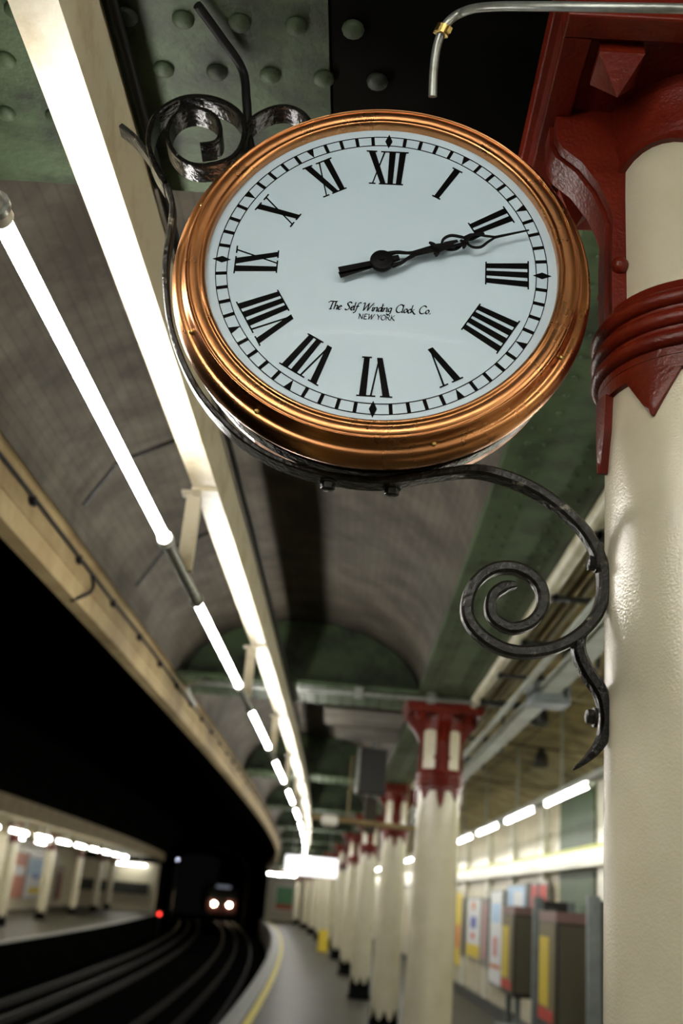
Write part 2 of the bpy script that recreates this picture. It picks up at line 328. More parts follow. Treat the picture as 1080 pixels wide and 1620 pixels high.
# ================================================================== COLUMNS
def make_column():
    t = empty('platform_column')
    bm = bmesh.new(); lathe(bm, [(.21, 0), (.21, .05), (.19, .08), (.185, .24)], 32, cap=True)
    n = 8
    for i in range(n):
        a0 = 2*PI*i/n
        v = []
        for a, z in ((a0-.33, .23), (a0+.33, .23), (a0+.13, .30), (a0, .37), (a0-.13, .30)):
            v.append(((.187)*math.cos(a), .187*math.sin(a), z))
        a_ = [bm.verts.new(p) for p in v]; b_ = [bm.verts.new((p[0]*.87, p[1]*.87, p[2])) for p in v]
        bm.faces.new(a_); bm.faces.new(b_[::-1])
        for q in range(5): bm.faces.new((a_[q], a_[(q+1) % 5], b_[(q+1) % 5], b_[q]))
    link('base', bm, M['black'], t, 40)
    bm = bmesh.new(); lathe(bm, [(.172, 0), (.172, .3), (.170, 1.2), (.164, 2.0), (.160, 2.5), (.160, 2.52)], 64, cap=True); link('shaft', bm, M['cream'], t, 40)
    bm = bmesh.new(); lathe(bm, [(.148, 2.5), (.148, 2.80), (.146, 2.9)], 48, cap=True); link('neck_panels', bm, M['cream'], t, 40)
    # collar: three mouldings and a skirt with a crown of points
    bm = bmesh.new()
    pr = [(.158, 2.44), (.171, 2.441)]
    for zc in (2.468, 2.505, 2.542):
        for q in range(-4, 5):
            a = q/4*PI/2; pr.append((.172+.013*math.cos(a), zc+.0145*math.sin(a)))
        pr.append((.171, zc+.0185))
    pr += [(.168, 2.575), (.148, 2.577)]
    lathe(bm, pr, 64); lathe(bm, [(.158, 2.44), (.171, 2.44), (.169, 2.418), (.156, 2.415)], 64)
    coll = link('collar', bm, M['red'], t, 35)
    for i in range(8):
        a0 = PI/4*i; big = i % 2 == 0
        zt = 2.29 if big else 2.345; hw = .20 if big else .30
        bm = bmesh.new(); rows = []
        N = 10
        for s in range(N+1):
            z = 2.42+(zt-2.42)*s/N
            if big: h = hw*(1.0 if s < 5 else 1-.85*(s-5)/5); h = h*(1-.25*min(s, 5)/5)
            else: h = hw*(1-s/N*.97)
            ro, ri = .172+(.006 if big else 0), .150
            rows.append([bm.verts.new((r*math.cos(a0+a), r*math.sin(a0+a), z)) for r, a in ((ri, -h), (ro-.004, -h), (ro, -h*.35), (ro, h*.35), (ro-.004, h), (ri, h))])
        for A, B in zip(rows[:-1], rows[1:]):
            for q in range(6): bm.faces.new((A[q], A[(q+1) % 6], B[(q+1) % 6], B[q]))
        bm.faces.new(rows[0]); bm.faces.new(rows[-1])
        link('collar_point', bm, M['red'], coll, 30)
    # four ribs flaring into brackets under the abacus
    bm = bmesh.new(); lathe(bm, [(.12, 2.88), (.158, 2.88), (.164, 2.91), (.160, 2.93), (.168, 2.95), (.168, 2.99), (.12, 2.99)], 48, closed=True); capt = link('capital', bm, M['red'], t, 35)
    for i in range(4):
        R = Matrix.Rotation(PI/2*i, 4, 'Z')
        bm = bmesh.new()
        prof = [(.12, 2.56), (.163, 2.56), (.163, 2.70), (.160, 2.76), (.168, 2.79), (.185, 2.83), (.215, 2.875), (.25, 2.905), (.262, 2.93), (.262, 2.99), (.12, 2.99)]
        for w0, w1, dr in ((-.052, -.030, 0), (-.024, .024, .007), (.030, .052, 0)):
            a_ = [bm.verts.new(R @ Vector((r+dr if r > .13 else r, w0, z))) for r, z in prof]; b_ = [bm.verts.new(R @ Vector((r+dr if r > .13 else r, w1, z))) for r, z in prof]
            bm.faces.new(a_); bm.faces.new(b_[::-1])
            for q in range(len(prof)): q2 = (q+1) % len(prof); bm.faces.new((a_[q], a_[q2], b_[q2], b_[q]))
        for q in range(1):
            pr2 = [(r-.012 if r > .13 else r, z) for r, z in prof]
            a_ = [bm.verts.new(R @ Vector((r, -.05, z))) for r, z in pr2]; b_ = [bm.verts.new(R @ Vector((r, .05, z))) for r, z in pr2]
            bm.faces.new(a_); bm.faces.new(b_[::-1])
            for q in range(len(pr2)): q2 = (q+1) % len(pr2); bm.faces.new((a_[q], a_[q2], b_[q2], b_[q]))
        # side boss on the rib
        for s in (-1, 1): bmesh.ops.create_uvsphere(bm, u_segments=12, v_segments=8, radius=.016, matrix=R @ Matrix.Translation((.15, s*.052, 2.66)))
        link('rib', bm, M['red'], t, 30)
        # arch head over the pale panel, between ribs
        R2 = Matrix.Rotation(PI/2*i+PI/4, 4, 'Z'); bm = bmesh.new(); inner = []; outer = []
        for q in range(13):
            a = -PI/4+PI/2*q/12; zz = 2.872-.05*(abs(a)/(PI/4))**2
            for r, z, L_ in ((.158, zz, 0), (.158, 2.9, 1), (.144, zz, 2), (.144, 2.9, 3)):
                inner.append(bm.verts.new(R2 @ Vector((r*math.cos(a), r*math.sin(a), z))))
        for q in range(12):
            A = inner[q*4:q*4+4]; B = inner[q*4+4:q*4+8]
            for u, v in ((0, 1), (1, 3), (3, 2), (2, 0)): bm.faces.new((A[u], A[v], B[v], B[u]))
        link('panel_arch', bm, M['red'], t, 30)
        # faceted stud in the corner under the abacus
        sx_, sy_ = ((1, 1), (-1, 1), (-1, -1), (1, -1))[i]; X_, Y_ = sx_*.182, sy_*.182
        bm = bmesh.new(); vs = [bm.verts.new((X_+a*.036, Y_+b*.036, 2.992)) for a, b in ((-1, -1), (1, -1), (1, 1), (-1, 1))]; v2 = [bm.verts.new((X_+a*.038, Y_+b*.038, 2.965)) for a, b in ((-1, -1), (1, -1), (1, 1), (-1, 1))]
        tp = bm.verts.new((X_, Y_, 2.905)); bm.faces.new(vs)
        for q in range(4): bm.faces.new((vs[q], vs[(q+1) % 4], v2[(q+1) % 4], v2[q])); bm.faces.new((v2[q], v2[(q+1) % 4], tp))
        link('stud', bm, M['red'], capt)
    bm = bmesh.new()
    box(bm, -.30, .30, -.30, .30, 3.035, 3.08)
    for x0, x1, y0, y1 in ((-.285, .285, -.285, -.235), (-.285, .285, .235, .285), (-.285, -.235, -.235, .235), (.235, .285, -.235, .235)): box(bm, x0, x1, y0, y1, 2.975, 3.035)
    box(bm, -.235, .235, -.235, .235, 2.99, 3.035)
    link('abacus', bm, M['red'], t, bev=.004)
    return t
c0 = make_column(); c0.location = (*cols_xy[0], 0); c0.rotation_euler.z = math.radians(-2.5)
tag(c0, 'nearest cream and red iron column filling the right edge, holding the clock bracket', 'column', 'columns of the near platform')
index_tree(c0)
desc = ['', 'cream column with red crown, next one beyond the clock column', 'third column of the row, its red crown half hidden behind the second column and crossed by a rail', 'fourth column of the row with its black base in full view', 'fifth column of the row, red crown just left of the fourth', 'sixth column of the row, narrow, next after the fifth', 'seventh column of the row, with the yellow floor sign at its foot', 'eighth column of the row, just beyond the yellow floor sign', 'ninth column of the row, standing under the white hanging sign', 'tenth column of the row, beyond the white hanging sign', 'most distant column of the near row, beside the green poster']
for k in range(1, 11):
    q = copy_tree(c0); q.location = (*cols_xy[k], 0); q.rotation_euler.z = ang(cols_xy[k][1]); tag(q, desc[k])
lc = [(-9.1, 33.6), (-9.53, 40.4), (-10.24, 49.1), (-10.5, 55.4), (-10.98, 61.6)]
ld = ['leftmost column of the opposite platform, cut by the left frame edge', 'second column from the left on the opposite platform, right of the long poster', 'middle column of the five on the opposite platform', 'fourth column from the left on the opposite platform', 'rightmost column of the opposite platform, near its far end wall']
for k, p in enumerate(lc):
    q = copy_tree(c0); q.location = (*p, 0); q.rotation_euler.z = ang(p[1]); tag(q, ld[k]); q['group'] = 'columns of the opposite platform'

# ================================================================== CLOCK
CK = empty('platform_clock', (.030, 1.479, 2.59), (math.radians(-2.0), math.radians(-1.07), math.radians(-2.08)))
tag(CK, 'large round copper-rimmed station clock with Roman numerals, held by iron bracket', 'clock')
def cpart(name, bm, ma, parent=CK, smooth=35, bev=0): return link(name, bm, ma, parent, smooth, bev)
TR = .27
# d is towards the viewer (local -Y)
bm = bmesh.new(); lathe(bm, [(0.0001, 0), (.15, 0), (.300, 0), (.300, -.012), (.0001, -.012)], 128, axis='Y'); DIAL = cpart('dial', bm, M['dial'])
bz = [(.293, -.012), (.2925, .010), (.294, .015), (.297, .0175), (.300, .017), (.303, .0145), (.310, .0165), (.317, .0165), (.3215, .0145), (.3235, .0165), (.3255, .0165), (.3275, .012), (.329, .004), (.332, -.003), (.336, -.006), (.341, -.007), (.346, -.010), (.3505, -.017), (.353, -.026), (.3535, -.036), (.351, -.046), (.345, -.053), (.338, -.056), (.335, -.060), (.330, -.062), (.30, -.060), (.296, -.03)]
bm = bmesh.new(); lathe(bm, spline(bz, 3), 192, axis='Y', closed=False); cpart('copper_bezel', bm, M['copper'], smooth=60)
bm = bmesh.new(); lathe(bm, [(.0001, -.165), (.30, -.165), (.325, -.158), (.332, -.145), (.333, -.06), (.30, -.058)], 128, axis='Y'); cpart('case', bm, M['copper'])
ga = [(.2922*math.sin(i/12*PI/2), .011+.030*(1-math.sin(i/12*PI/2)**2)) for i in range(13)]; ga[0] = (.0001, .041)
bm = bmesh.new(); lathe(bm, ga, 96, axis='Y'); cpart('glass', bm, M['glass'], smooth=80)
for a in (205, 237, 287, 333, 25, 70, 115, 160):
    bm = bmesh.new(); a = math.radians(a)
    bmesh.ops.create_uvsphere(bm, u_segments=12, v_segments=8, radius=.0045, matrix=Matrix.Translation((.334*math.cos(a), .0045, .334*math.sin(a))) @ Matrix.Diagonal((1, .7, 1, 1)))
    cpart('screw', bm, M['brass'])
# minute track
E0, E1 = -.0009, -.0001
bm = bmesh.new()
for r0, r1 in ((.9525, .9575), (1.0225, 1.0275)):
    lathe(bm, [(r0*TR, .0001), (r0*TR, .0009), (r1*TR, .0009), (r1*TR, .0001)], 180, axis='Y', closed=True)
def polar(r, a): return (r*TR*math.sin(a), r*TR*math.cos(a))
for i in range(60):
    a = 2*PI*i/60
    ex, ey = (math.cos(a), -math.sin(a)), (math.sin(a), math.cos(a))
    def P(u, v): return (TR*(ex[0]*u+ey[0]*v), TR*(ex[1]*u+ey[1]*v))
    if i % 15 == 0: poly = [P(0, .935), P(.024, .99), P(0, 1.048), P(-.024, .99)]
    elif i % 5 == 0: poly = [P(0, .955), P(.024, 1.025), P(-.024, 1.025)]
    else: poly = [P(-.011, .955), P(.011, .955), P(.011, 1.025), P(-.011, 1.025)]
    prism(bm, poly, E0, E1)
cpart('minute_track', bm, M['black'], DIAL, smooth=None)
# numerals: strokes between r=RI (inner) and RO (outer), u along the tangent
RI, RO = .645, .905
def numeral(h, s):
    a = 2*PI*h/12; bm = bmesh.new()
    wI, wV, wX = .060, .118, .112
    W = {'I': wI, 'V': wV, 'X': wX}
    tot = sum(W[q] for q in s); x = -tot/2
    def P(u, v):
        rr = v; s_ = u*(1+.25*((v-.77)/.3))
        return (TR*(math.cos(a)*s_+math.sin(a)*rr), TR*(-math.sin(a)*s_+math.cos(a)*rr))
    def bar(u0, v0, u1, v1, w):
        prism(bm, [P(u0-w/2, v0), P(u0+w/2, v0), P(u1+w/2, v1), P(u1-w/2, v1)], E0, E1)
    def serif(u, v, w): bar(u-w/2, v, u+w/2, v, .0) if False else prism(bm, [P(u-w/2, v-.0045), P(u+w/2, v-.0045), P(u+w/2, v+.0045), P(u-w/2, v+.0045)], E0, E1)
    for q in s:
        u = x+W[q]/2; x += W[q]
        if q == 'I': bar(u, RI, u, RO, .038); serif(u, RI, .066); serif(u, RO, .066)
        if q == 'V': bar(u-.036, RO, u+.004, RI, .038); bar(u+.046, RO, u+.006, RI, .010); serif(u-.036, RO, .066); serif(u+.046, RO, .05)
        if q == 'X': bar(u-.036, RO, u+.036, RI, .038); bar(u+.040, RO, u-.040, RI, .009); serif(u-.036, RO, .062); serif(u+.042, RO, .048); serif(u+.036, RI, .062); serif(u-.042, RI, .048)
    cpart('numeral', bm, M['black'], DIAL, smooth=None)
for h, s in zip(range(1, 13), ['I', 'II', 'III', 'IIII', 'V', 'VI', 'VII', 'VIII', 'IX', 'X', 'XI', 'XII']): numeral(h, s)
# lettering: broad-nib strokes
G = {'T': (.72, [[(-.02, .80), (.08, .97), (.4, .98), (.85, .98)], [(.42, .98), (.38, .5), (.36, .0)], [(.24, .0), (.48, .0)]]),
 'h': (.42, [[(0, 1), (0, .5), (0, 0)], [(0, .30), (.12, .46), (.24, .5), (.3, .4), (.3, .08), (.38, 0)]]),
 'e': (.36, [[(.03, .26), (.22, .30), (.3, .40), (.2, .5), (.08, .44), (.01, .22), (.1, .02), (.22, 0), (.33, .1)]]),
 'S': (.55, [[(.52, .85), (.38, 1), (.18, .96), (.1, .78), (.2, .6), (.36, .42), (.4, .2), (.26, .02), (.1, 0), (-.02, .12)]]),
 'l': (.16, [[(.0, 1), (0, .5), (.01, .08), (.1, .0)]]),
 'f': (.30, [[(.42, .93), (.3, 1), (.19, .9), (.13, .5), (.08, -.1), (0, -.32), (-.12, -.3)], [(.0, .5), (.16, .5), (.3, .5)]]),
 'W': (1.08, [[(-.04, .88), (.06, .99), (.14, .9), (.16, .45), (.18, .0)], [(.18, .0), (.38, .5), (.58, .98)], [(.56, .98), (.58, .5), (.6, 0)], [(.6, 0), (.82, .55), (1.04, 1.02)]]),
 'i': (.17, [[(0, .5), (0, .25), (.01, .06), (.1, 0)], [(-.01, .72), (.03, .76)]]),
 'n': (.43, [[(0, .5), (0, .25), (0, 0)], [(0, .28), (.12, .44), (.24, .5), (.3, .4), (.3, .08), (.38, 0)]]),
 'd': (.44, [[(.34, .44), (.2, .5), (.05, .38), (.02, .14), (.12, 0), (.24, .06), (.34, .22)], [(.34, 1), (.34, .5), (.34, .06), (.42, 0)]]),
 'g': (.42, [[(.34, .44), (.2, .5), (.05, .38), (.04, .16), (.14, .04), (.26, .1), (.34, .24)], [(.34, .5), (.34, .1), (.3, -.22), (.12, -.34), (-.06, -.26)]]),
 'C': (.70, [[(.66, .82), (.5, .99), (.26, .96), (.06, .68), (.04, .32), (.2, .04), (.44, .0), (.66, .16)]]),
 'o': (.42, [[(.2, .5), (.06, .4), (.02, .2), (.12, .01), (.26, .06), (.34, .26), (.3, .44), (.18, .5)]]),
 'c': (.36, [[(.32, .40), (.2, .5), (.06, .38), (.02, .16), (.12, .0), (.24, .02), (.33, .12)]]),
 'k': (.42, [[(0, 1), (0, .5), (0, 0)], [(.3, .5), (.16, .38), (.02, .26)], [(.06, .28), (.2, .14), (.34, -.04), (.5, -.14)]]),
 '.': (.3, [[(.02, -.01), (.06, .04), (.14, .05)]]), ' ': (.40, []),
 'N': (.92, [[(-.06, .86), (.02, .98), (.12, .92), (.12, .4), (.1, 0)], [(.12, .96), (.4, .45), (.66, .0)], [(.66, 0), (.68, .5), (.7, .98)]]),
 'E': (.68, [[(.1, .98), (.08, .5), (.06, 0)], [(.06, .98), (.5, .98)], [(.08, .52), (.42, .52)], [(.02, 0), (.5, .02)]]),
 'Y': (.72, [[(0, 1), (.16, .8), (.32, .5)], [(.66, 1), (.48, .74), (.32, .5), (.3, .2), (.3, 0)]]),
 'O': (.86, [[(.4, 1), (.14, .84), (.04, .44), (.18, .08), (.42, 0), (.66, .16), (.76, .54), (.62, .9), (.38, 1)]]),
 'R': (.76, [[(.1, .98), (.08, .5), (.06, 0)], [(.04, .96), (.38, 1), (.52, .8), (.4, .56), (.1, .5)], [(.26, .52), (.46, .24), (.7, -.02)]]),
 'K': (.78, [[(.1, 1), (.08, .5), (.06, 0)], [(.6, 1), (.34, .72), (.1, .5)], [(.16, .54), (.42, .24), (.72, -.02)]])}
def lettering(text, cx, zb, H, nib, shear, width):
    tot = sum(G[q][0] for q in text); sx = width/(tot*H)
    bm = bmesh.new(); x = 0
    nx, nz = nib*H*math.cos(math.radians(38))/2, nib*H*math.sin(math.radians(38))/2
    for q in text:
        for st in G[q][1]:
            P = spline(st, 5) if len(st) > 2 else st
            P = [(cx-width/2+((x+p[0])*sx+shear*p[1])*H, zb+p[1]*H) for p in P]
            for a, b in zip(P[:-1], P[1:]):
                d = math.hypot(b[0]-a[0], b[1]-a[1])+1e-9; tx, tz = -(b[1]-a[1])/d*.022*H, (b[0]-a[0])/d*.022*H
                s = 1 if (tx*nx+tz*nz) >= 0 else -1
                ox, oz = nx*s+tx, nz*s+tz
                prism(bm, [(a[0]-ox, a[1]-oz), (b[0]-ox, b[1]-oz), (b[0]+ox, b[1]+oz), (a[0]+ox, a[1]+oz)], E0, E1)
        x += G[q][0]
    return cpart('lettering', bm, M['black'], DIAL, smooth=None)
lettering('The Self Winding Clock Co.', .001, -.0865, .0152, .11, .22, .172)
lettering('NEW YORK', -.003, -.1025, .0098, .10, .12, .060)
# hands
def ribbon(bm, pts, w, d, t, a):
    """pts (u along tangent clockwise, v radial) in metres, rotated to clock angle a; w width or list"""
    P = spline(pts, 6) if len(pts) > 2 else list(pts); N = len(P); ca, sa = math.cos(a), math.sin(a)
    rows = []
    for i, p in enumerate(P):
        A = P[max(i-1, 0)]; B = P[min(i+1, N-1)]; dd = math.hypot(B[0]-A[0], B[1]-A[1])+1e-9; n_ = (-(B[1]-A[1])/dd, (B[0]-A[0])/dd)
        if isinstance(w, (list, tuple)):
            f = i/(N-1)*(len(w)-1); k = min(int(f), len(w)-2); ww = w[k]+(w[k+1]-w[k])*(f-k)
        else: ww = w
        r = []
        for s in (-1, 1):
            u, v = p[0]+n_[0]*s*ww/2, p[1]+n_[1]*s*ww/2
            r.append((u*ca+v*sa, -u*sa+v*ca))
        rows.append(r)
    V = [[bm.verts.new((q[0], y, q[1])) for q, y in ((r[0], -d), (r[1], -d), (r[1], -d+t), (r[0], -d+t))] for r in rows]
    for A, B in zip(V[:-1], V[1:]):
        for k in range(4): bm.faces.new((A[k], A[(k+1) % 4], B[(k+1) % 4], B[k]))
    bm.faces.new(V[0]); bm.faces.new(V[-1])
def ornament(bm, a, d, off=0, S=1.0, tip=.181, stem=.0075):
    ribbon(bm, [(0, 0), (0, .03)], [.010, .010], d, .002, a)
    for s in (-1, 1):
        ribbon(bm, [(s*.012, .014), (s*.011, .030), (s*.006, .043), (s*.002, .055)], [.007, .005, .005, .006], d, .002, a)
    ribbon(bm, [(0, .05), (0, .098)], [stem, stem*1.1], d, .002, a)
    ribbon(bm, [(-.013, .089), (-.006, .094), (0, .092), (.006, .094), (.013, .089)], [.003, .008, .012, .008, .003], d, .002, a)
    ribbon(bm, [(0, .094), (0, .112)], [.014, .006], d, .002, a)
hour = math.radians(67.4); mi_ = math.radians(72.3)
bm = bmesh.new(); ornament(bm, hour, .0145, stem=.010)
for s in (-1, 1): ribbon(bm, [(0, .106), (s*.011, .114), (s*.014, .128), (s*.006, .143), (0, .150)], [.004, .0045, .005, .005, .004], .0145, .002, hour)
ribbon(bm, [(0, .112), (0, .135)], [.010, .004], .0145, .002, hour)
ribbon(bm, [(0, .147), (0, .160), (0, .183)], [.009, .014, .003], .0145, .002, hour)
ribbon(bm, [(0, 0), (0, -.074)], [.008, .011], .0145, .002, hour)
cpart('hour_hand', bm, M['hand'], smooth=None)
bm = bmesh.new(); ornament(bm, mi_, .0195)
ribbon(bm, [(0, .110), (0, .150)], [.005, .006], .0195, .002, mi_)
ribbon(bm, [(-.009, .138), (0, .142), (.009, .138)], [.003, .010, .003], .0195, .002, mi_)
for s in (-1, 1): ribbon(bm, [(0, .146), (s*.010, .154), (s*.013, .167), (s*.006, .182), (0, .197)], [.003, .004, .0045, .004, .003], .0195, .002, mi_)
ribbon(bm, [(0, .194), (0, .255)], [.0045, .0022], .0195, .002, mi_)
ribbon(bm, [(0, 0), (0, -.073)], [.008, .011], .0195, .002, mi_)
cpart('minute_hand', bm, M['hand'], smooth=None)
bm = bmesh.new(); lathe(bm, [(.0001, .028), (.004, .028), (.005, .0255), (.011, .025), (.013, .0235), (.0185, .023), (.0195, .021), (.0195, .0155), (.017, .0150), (.017, .0125), (.005, .012), (.005, 0), (.0001, 0)], 40, axis='Y'); cpart('hub', bm, M['hand'])

# ================================================================== CLOCK BRACKET
BY = 1.565
BR = empty('clock_bracket', (.42, BY, 2.1)); tag(BR, 'scrolled black wrought-iron bracket wrapping under the clock and bolted to the nearest column', 'bracket')
def bpart(name, bm, ma): 
    o = link(name, bm, ma, BR, 40); o.matrix_parent_inverse = Matrix.Translation((-.42, -BY, -2.1)); return o
def px(l, Y=BY): return [(at(a, b, Y).x, at(a, b, Y).z) for a, b in l]
main = [(193, 206), (222, 232), (256, 282), (273, 325), (270, 370), (263, 420), (264, 470), (272, 525), (297, 592), (332, 648), (382, 698), (440, 733), (515, 756), (600, 765), (700, 751), (760, 747), (828, 768), (885, 803), (930, 850), (953, 905), (948, 962), (915, 1004), (866, 1028), (810, 1031), (765, 1010), (739, 975), (745, 932), (775, 903), (815, 900), (850, 922), (858, 957), (838, 986), (805, 994), (778, 975), (778, 945), (797, 929), (816, 926)]
bm = bmesh.new(); strap(bm, px(main), BY, [.032]*9+[.040]*4+[.032]*3+[.026]*12+[.024]*6+[.014], [.010]*12+[.014]*2+[.019]*14+[.018]*5+[.009], 8); bpart('main_bar', bm, M['ironold'])
tail = [(933, 985), (917, 1008), (916, 1035), (930, 1066), (950, 1098), (958, 1135), (952, 1170), (932, 1197), (906, 1218)]
bm = bmesh.new(); strap(bm, px(tail), BY, [.022, .025, .027, .027, .027, .025, .020, .006], [.014, .018, .021, .021, .021, .018, .013, .003], 8); bpart('tail_bar', bm, M['iron'])
def bolt(p, dirv, r=.011, h=.012):
    bm = bmesh.new(); d = Vector(dirv).normalized(); q = d.to_track_quat('Z', 'Y').to_matrix().to_4x4()
    lathe(bm, [(r*1.25, 0), (r*1.3, h*.25), (r*1.25, h*.3)], 16, cap=True, mtx=Matrix.Translation(p) @ q)
    lathe(bm, [(r, h*.3), (r, h*.9), (r*.8, h)], 6, cap=True, mtx=Matrix.Translation(p) @ q)
    bpart('bolt', bm, M['ironold'])
for a, b, dv in ((519, 761, (0, 0, -1)), (620, 770, (0, 0, -1)), (945, 892, (-1, 0, 0)), (943, 1135, (-1, 0, 0))):
    bolt(at(a, b, BY), dv, .012, .016)
# upper scroll over the clock's left shoulder
up = [(263, 300), (245, 268), (237, 232), (250, 193), (290, 168), (338, 168), (378, 190), (388, 225), (372, 258), (335, 272), (300, 270), (274, 248), (267, 218), (283, 192), (312, 184), (340, 195), (350, 218), (343, 236), (318, 241)]
SY = BY
bm = bmesh.new(); strap(bm, px(up), SY, .048, [.010]*9+[.008]*9, 8); bpart('upper_scroll', bm, M['iron'])
up2 = [(385, 235), (395, 205), (420, 187), (450, 180), (478, 190), (497, 215)]
bm = bmesh.new(); strap(bm, px(up2), SY, .045, .009, 8); bpart('shoulder_scroll', bm, M['iron'])
# flats that hold the collar of the drum
bm = bmesh.new()
ring = [(.030+.3395*math.cos(math.radians(a)), 2.59+.3395*math.sin(math.radians(a))) for a in range(-268, 91, 8)]
strap(bm, ring, BY, .03, .006, 2); bpart('clock_band', bm, M['iron'])
# black cable hanging from the girder down behind the clock
bm = bmesh.new(); tube(bm, spline([tuple(atz(312, 8, 3.063)), tuple(atz(350, 60, 3.06)), tuple(atz(383, 110, 3.055)), tuple(at(390, 160, 1.56)), tuple(at(393, 215, 1.58)), tuple(at(402, 255, 1.61))], 8), .0085, 10)
tag(link('power_cable', bm, M['cable'], smooth=60), 'thick black cable hanging from the riveted girder down behind the clock', 'cable')
# silver conduit over the clock's right shoulder
bm = bmesh.new(); tube(bm, spline([tuple(at(*p)) for p in ((684, 153, 1.42), (686, 110, 1.40), (692, 70, 1.38), (706, 38, 1.36), (730, 20, 1.35), (770, 11, 1.30), (870, 10, 1.24), (980, 12, 1.20), (1090, 14, 1.18))], 6), .0075, 12)
ct = empty('bent_conduit', at(700, 45, 1.36)); cp_ = link('pipe', bm, M['galv'], None, 60); cp_.parent = ct; cp_.matrix_parent_inverse = Matrix.Translation(-ct.location)
tag(ct, 'thin bent silver conduit running over the top of the clock to the red capital', 'conduit')
bm = bmesh.new(); p = at(700, 48, 1.365); d = (at(710, 30, 1.36)-at(690, 75, 1.38)).normalized(); q = d.to_track_quat('Z', 'Y').to_matrix().to_4x4()
lathe(bm, [(.0078, -.008), (.013, -.007), (.013, .007), (.0078, .008)], 16, closed=True, mtx=Matrix.Translation(p) @ q); box(bm, -.004, .004, -.02, .02, -.005, .005, Matrix.Translation(p) @ q); box(bm, -.012, .012, -.004, .004, -.005, .005, Matrix.Translation(p) @ q)
cl = link('clip', bm, M['brass'], None); cl.parent = ct; cl.matrix_parent_inverse = Matrix.Translation(-ct.location)

# ================================================================== LIGHTING BEAM AND TUBES
PER = 2.35; S0 = 1.45; ZT = 2.60
beam_joints = [-6.6+PER*i for i in range(30)]
# beam sections with the hanger that carries each lamp gap
def beam_section(i, y0, y1):
    t = empty('lighting_beam', (c(y0)-1.15, y0, 2.88))
    def add(name, bm, ma, bev=0):
        o = link(name, bm, ma, t, bev=bev); o.matrix_parent_inverse = Matrix.Translation(-t.location); return o
    bm = bmesh.new(); sweep(bm, [(-1.187, 2.88), (-1.104, 2.88), (-1.104, 3.06), (-1.187, 3.06)], y0+.004, y1-.004, .4); add('board', bm, M['beam'])
    bm = bmesh.new(); sweep(bm, rect(-1.19, -1.10, 2.868, 2.88), y1-.10, y1+.0, .1); add('joint_plate', bm, M['beam'])
    bm = bmesh.new(); yh = y1-.02; R = Matrix.Translation((c(yh), yh, 0)); box(bm, -1.215, -1.165, -.018, .018, 2.60, 2.885, R); box(bm, -1.235, -1.165, -.03, .03, 2.885-.008, 2.885, R); add('hanger', bm, M['beam'])
    return t
nb = 0
y = 3.42-PER*3
while y < 66:
    t = beam_section(nb, y, y+PER)
    vis = y+PER > 1
    nb += 1
    yv = nb-4
    lab = 'cream lighting beam section running past the left side of the clock' if yv == 0 else (f'cream lighting beam section, {ORD[min(29, yv)]} counted away from the viewer' if yv > 0 else f'cream lighting beam section behind the viewer, {ORD[nb-1]} of the run')
    tag(t, lab, 'beam', 'cream lighting beam sections'); y += PER
bm = bmesh.new(); tube(bm, [(c(y*.5)-1.083, y*.5, 3.055) for y in range(-8, 20)], .011, 8)
tag(link('lighting_cable', bm, M['cable'], smooth=60), 'black cable running along the upper right edge of the cream lighting beam', 'cable')
def make_lamp(L, r, ma, name='fluorescent_lamp'):
    t = empty(name)
    bm = bmesh.new(); lathe(bm, [(r, 0), (r, L)], 16, cap=True, mtx=Matrix.Rotation(-PI/2, 4, 'X')); link('tube', bm, ma, t, 60)
    for s in (0, 1):
        bm = bmesh.new(); y = L+.001 if s else -.036
        lathe(bm, [(.017, 0), (.023, .002), (.023, .034), (.02, .035)], 16, cap=True, mtx=Matrix.Translation((0, y, 0)) @ Matrix.Rotation(-PI/2, 4, 'X')); link('socket', bm, M['socket'], t, 50)
    index_tree(t); return t
lamp = make_lamp(1.6, .0165, M['tube']); k = 0; first = True
conduit = None
y = S0-PER*3
while y < 66:
    L = 1.6; q = lamp if first else copy_tree(lamp); first = False
    off = -1.2
    xa, xb = c(y)+off, c(y+L)+off
    q.location = (xa, y, ZT); q.rotation_euler.z = -math.atan((xb-xa)/L)
    n = k-3
    tag(q, 'long glowing fluorescent tube at the left, nearest in view' if n == 0 else (f'glowing fluorescent tube, {ORD[n]} counted from the long near one in the left row' if n > 0 else f'fluorescent tube of the left row behind the viewer, {ORD[k]} from its end'), 'lamp', 'fluorescent lamps of the row left of the clock')
    # conduit to the next lamp
    bm = bmesh.new(); ya, yb = y+L+.03, y+PER-.03
    tube(bm, [(c(ya)+off, ya, ZT), (c(yb)+off, yb, ZT)], .0195, 14)
    for yy in (ya-.002, yb-.010):
        lathe(bm, [(.019, 0), (.027, 0), (.027, .012), (.019, .012)], 16, closed=True, mtx=Matrix.Translation((c(yy)+off, yy, ZT)) @ Matrix.Rotation(-PI/2, 4, 'X'))
    tag(link('lamp_conduit', bm, M['galv'], smooth=50), 'grey conduit joining the long near tube to the next one' if n == 0 else (f'grey conduit after the {ORD[n]} tube from the long near one' if n > 0 else f'grey conduit behind the viewer after the {ORD[k]} tube'), 'conduit', 'grey conduits between the left lamps')
    k += 1; y += PER
lampr = make_lamp(1.75, .0165, M['tubeR']); first = True; k = 0; y = 8.35-2.4*6
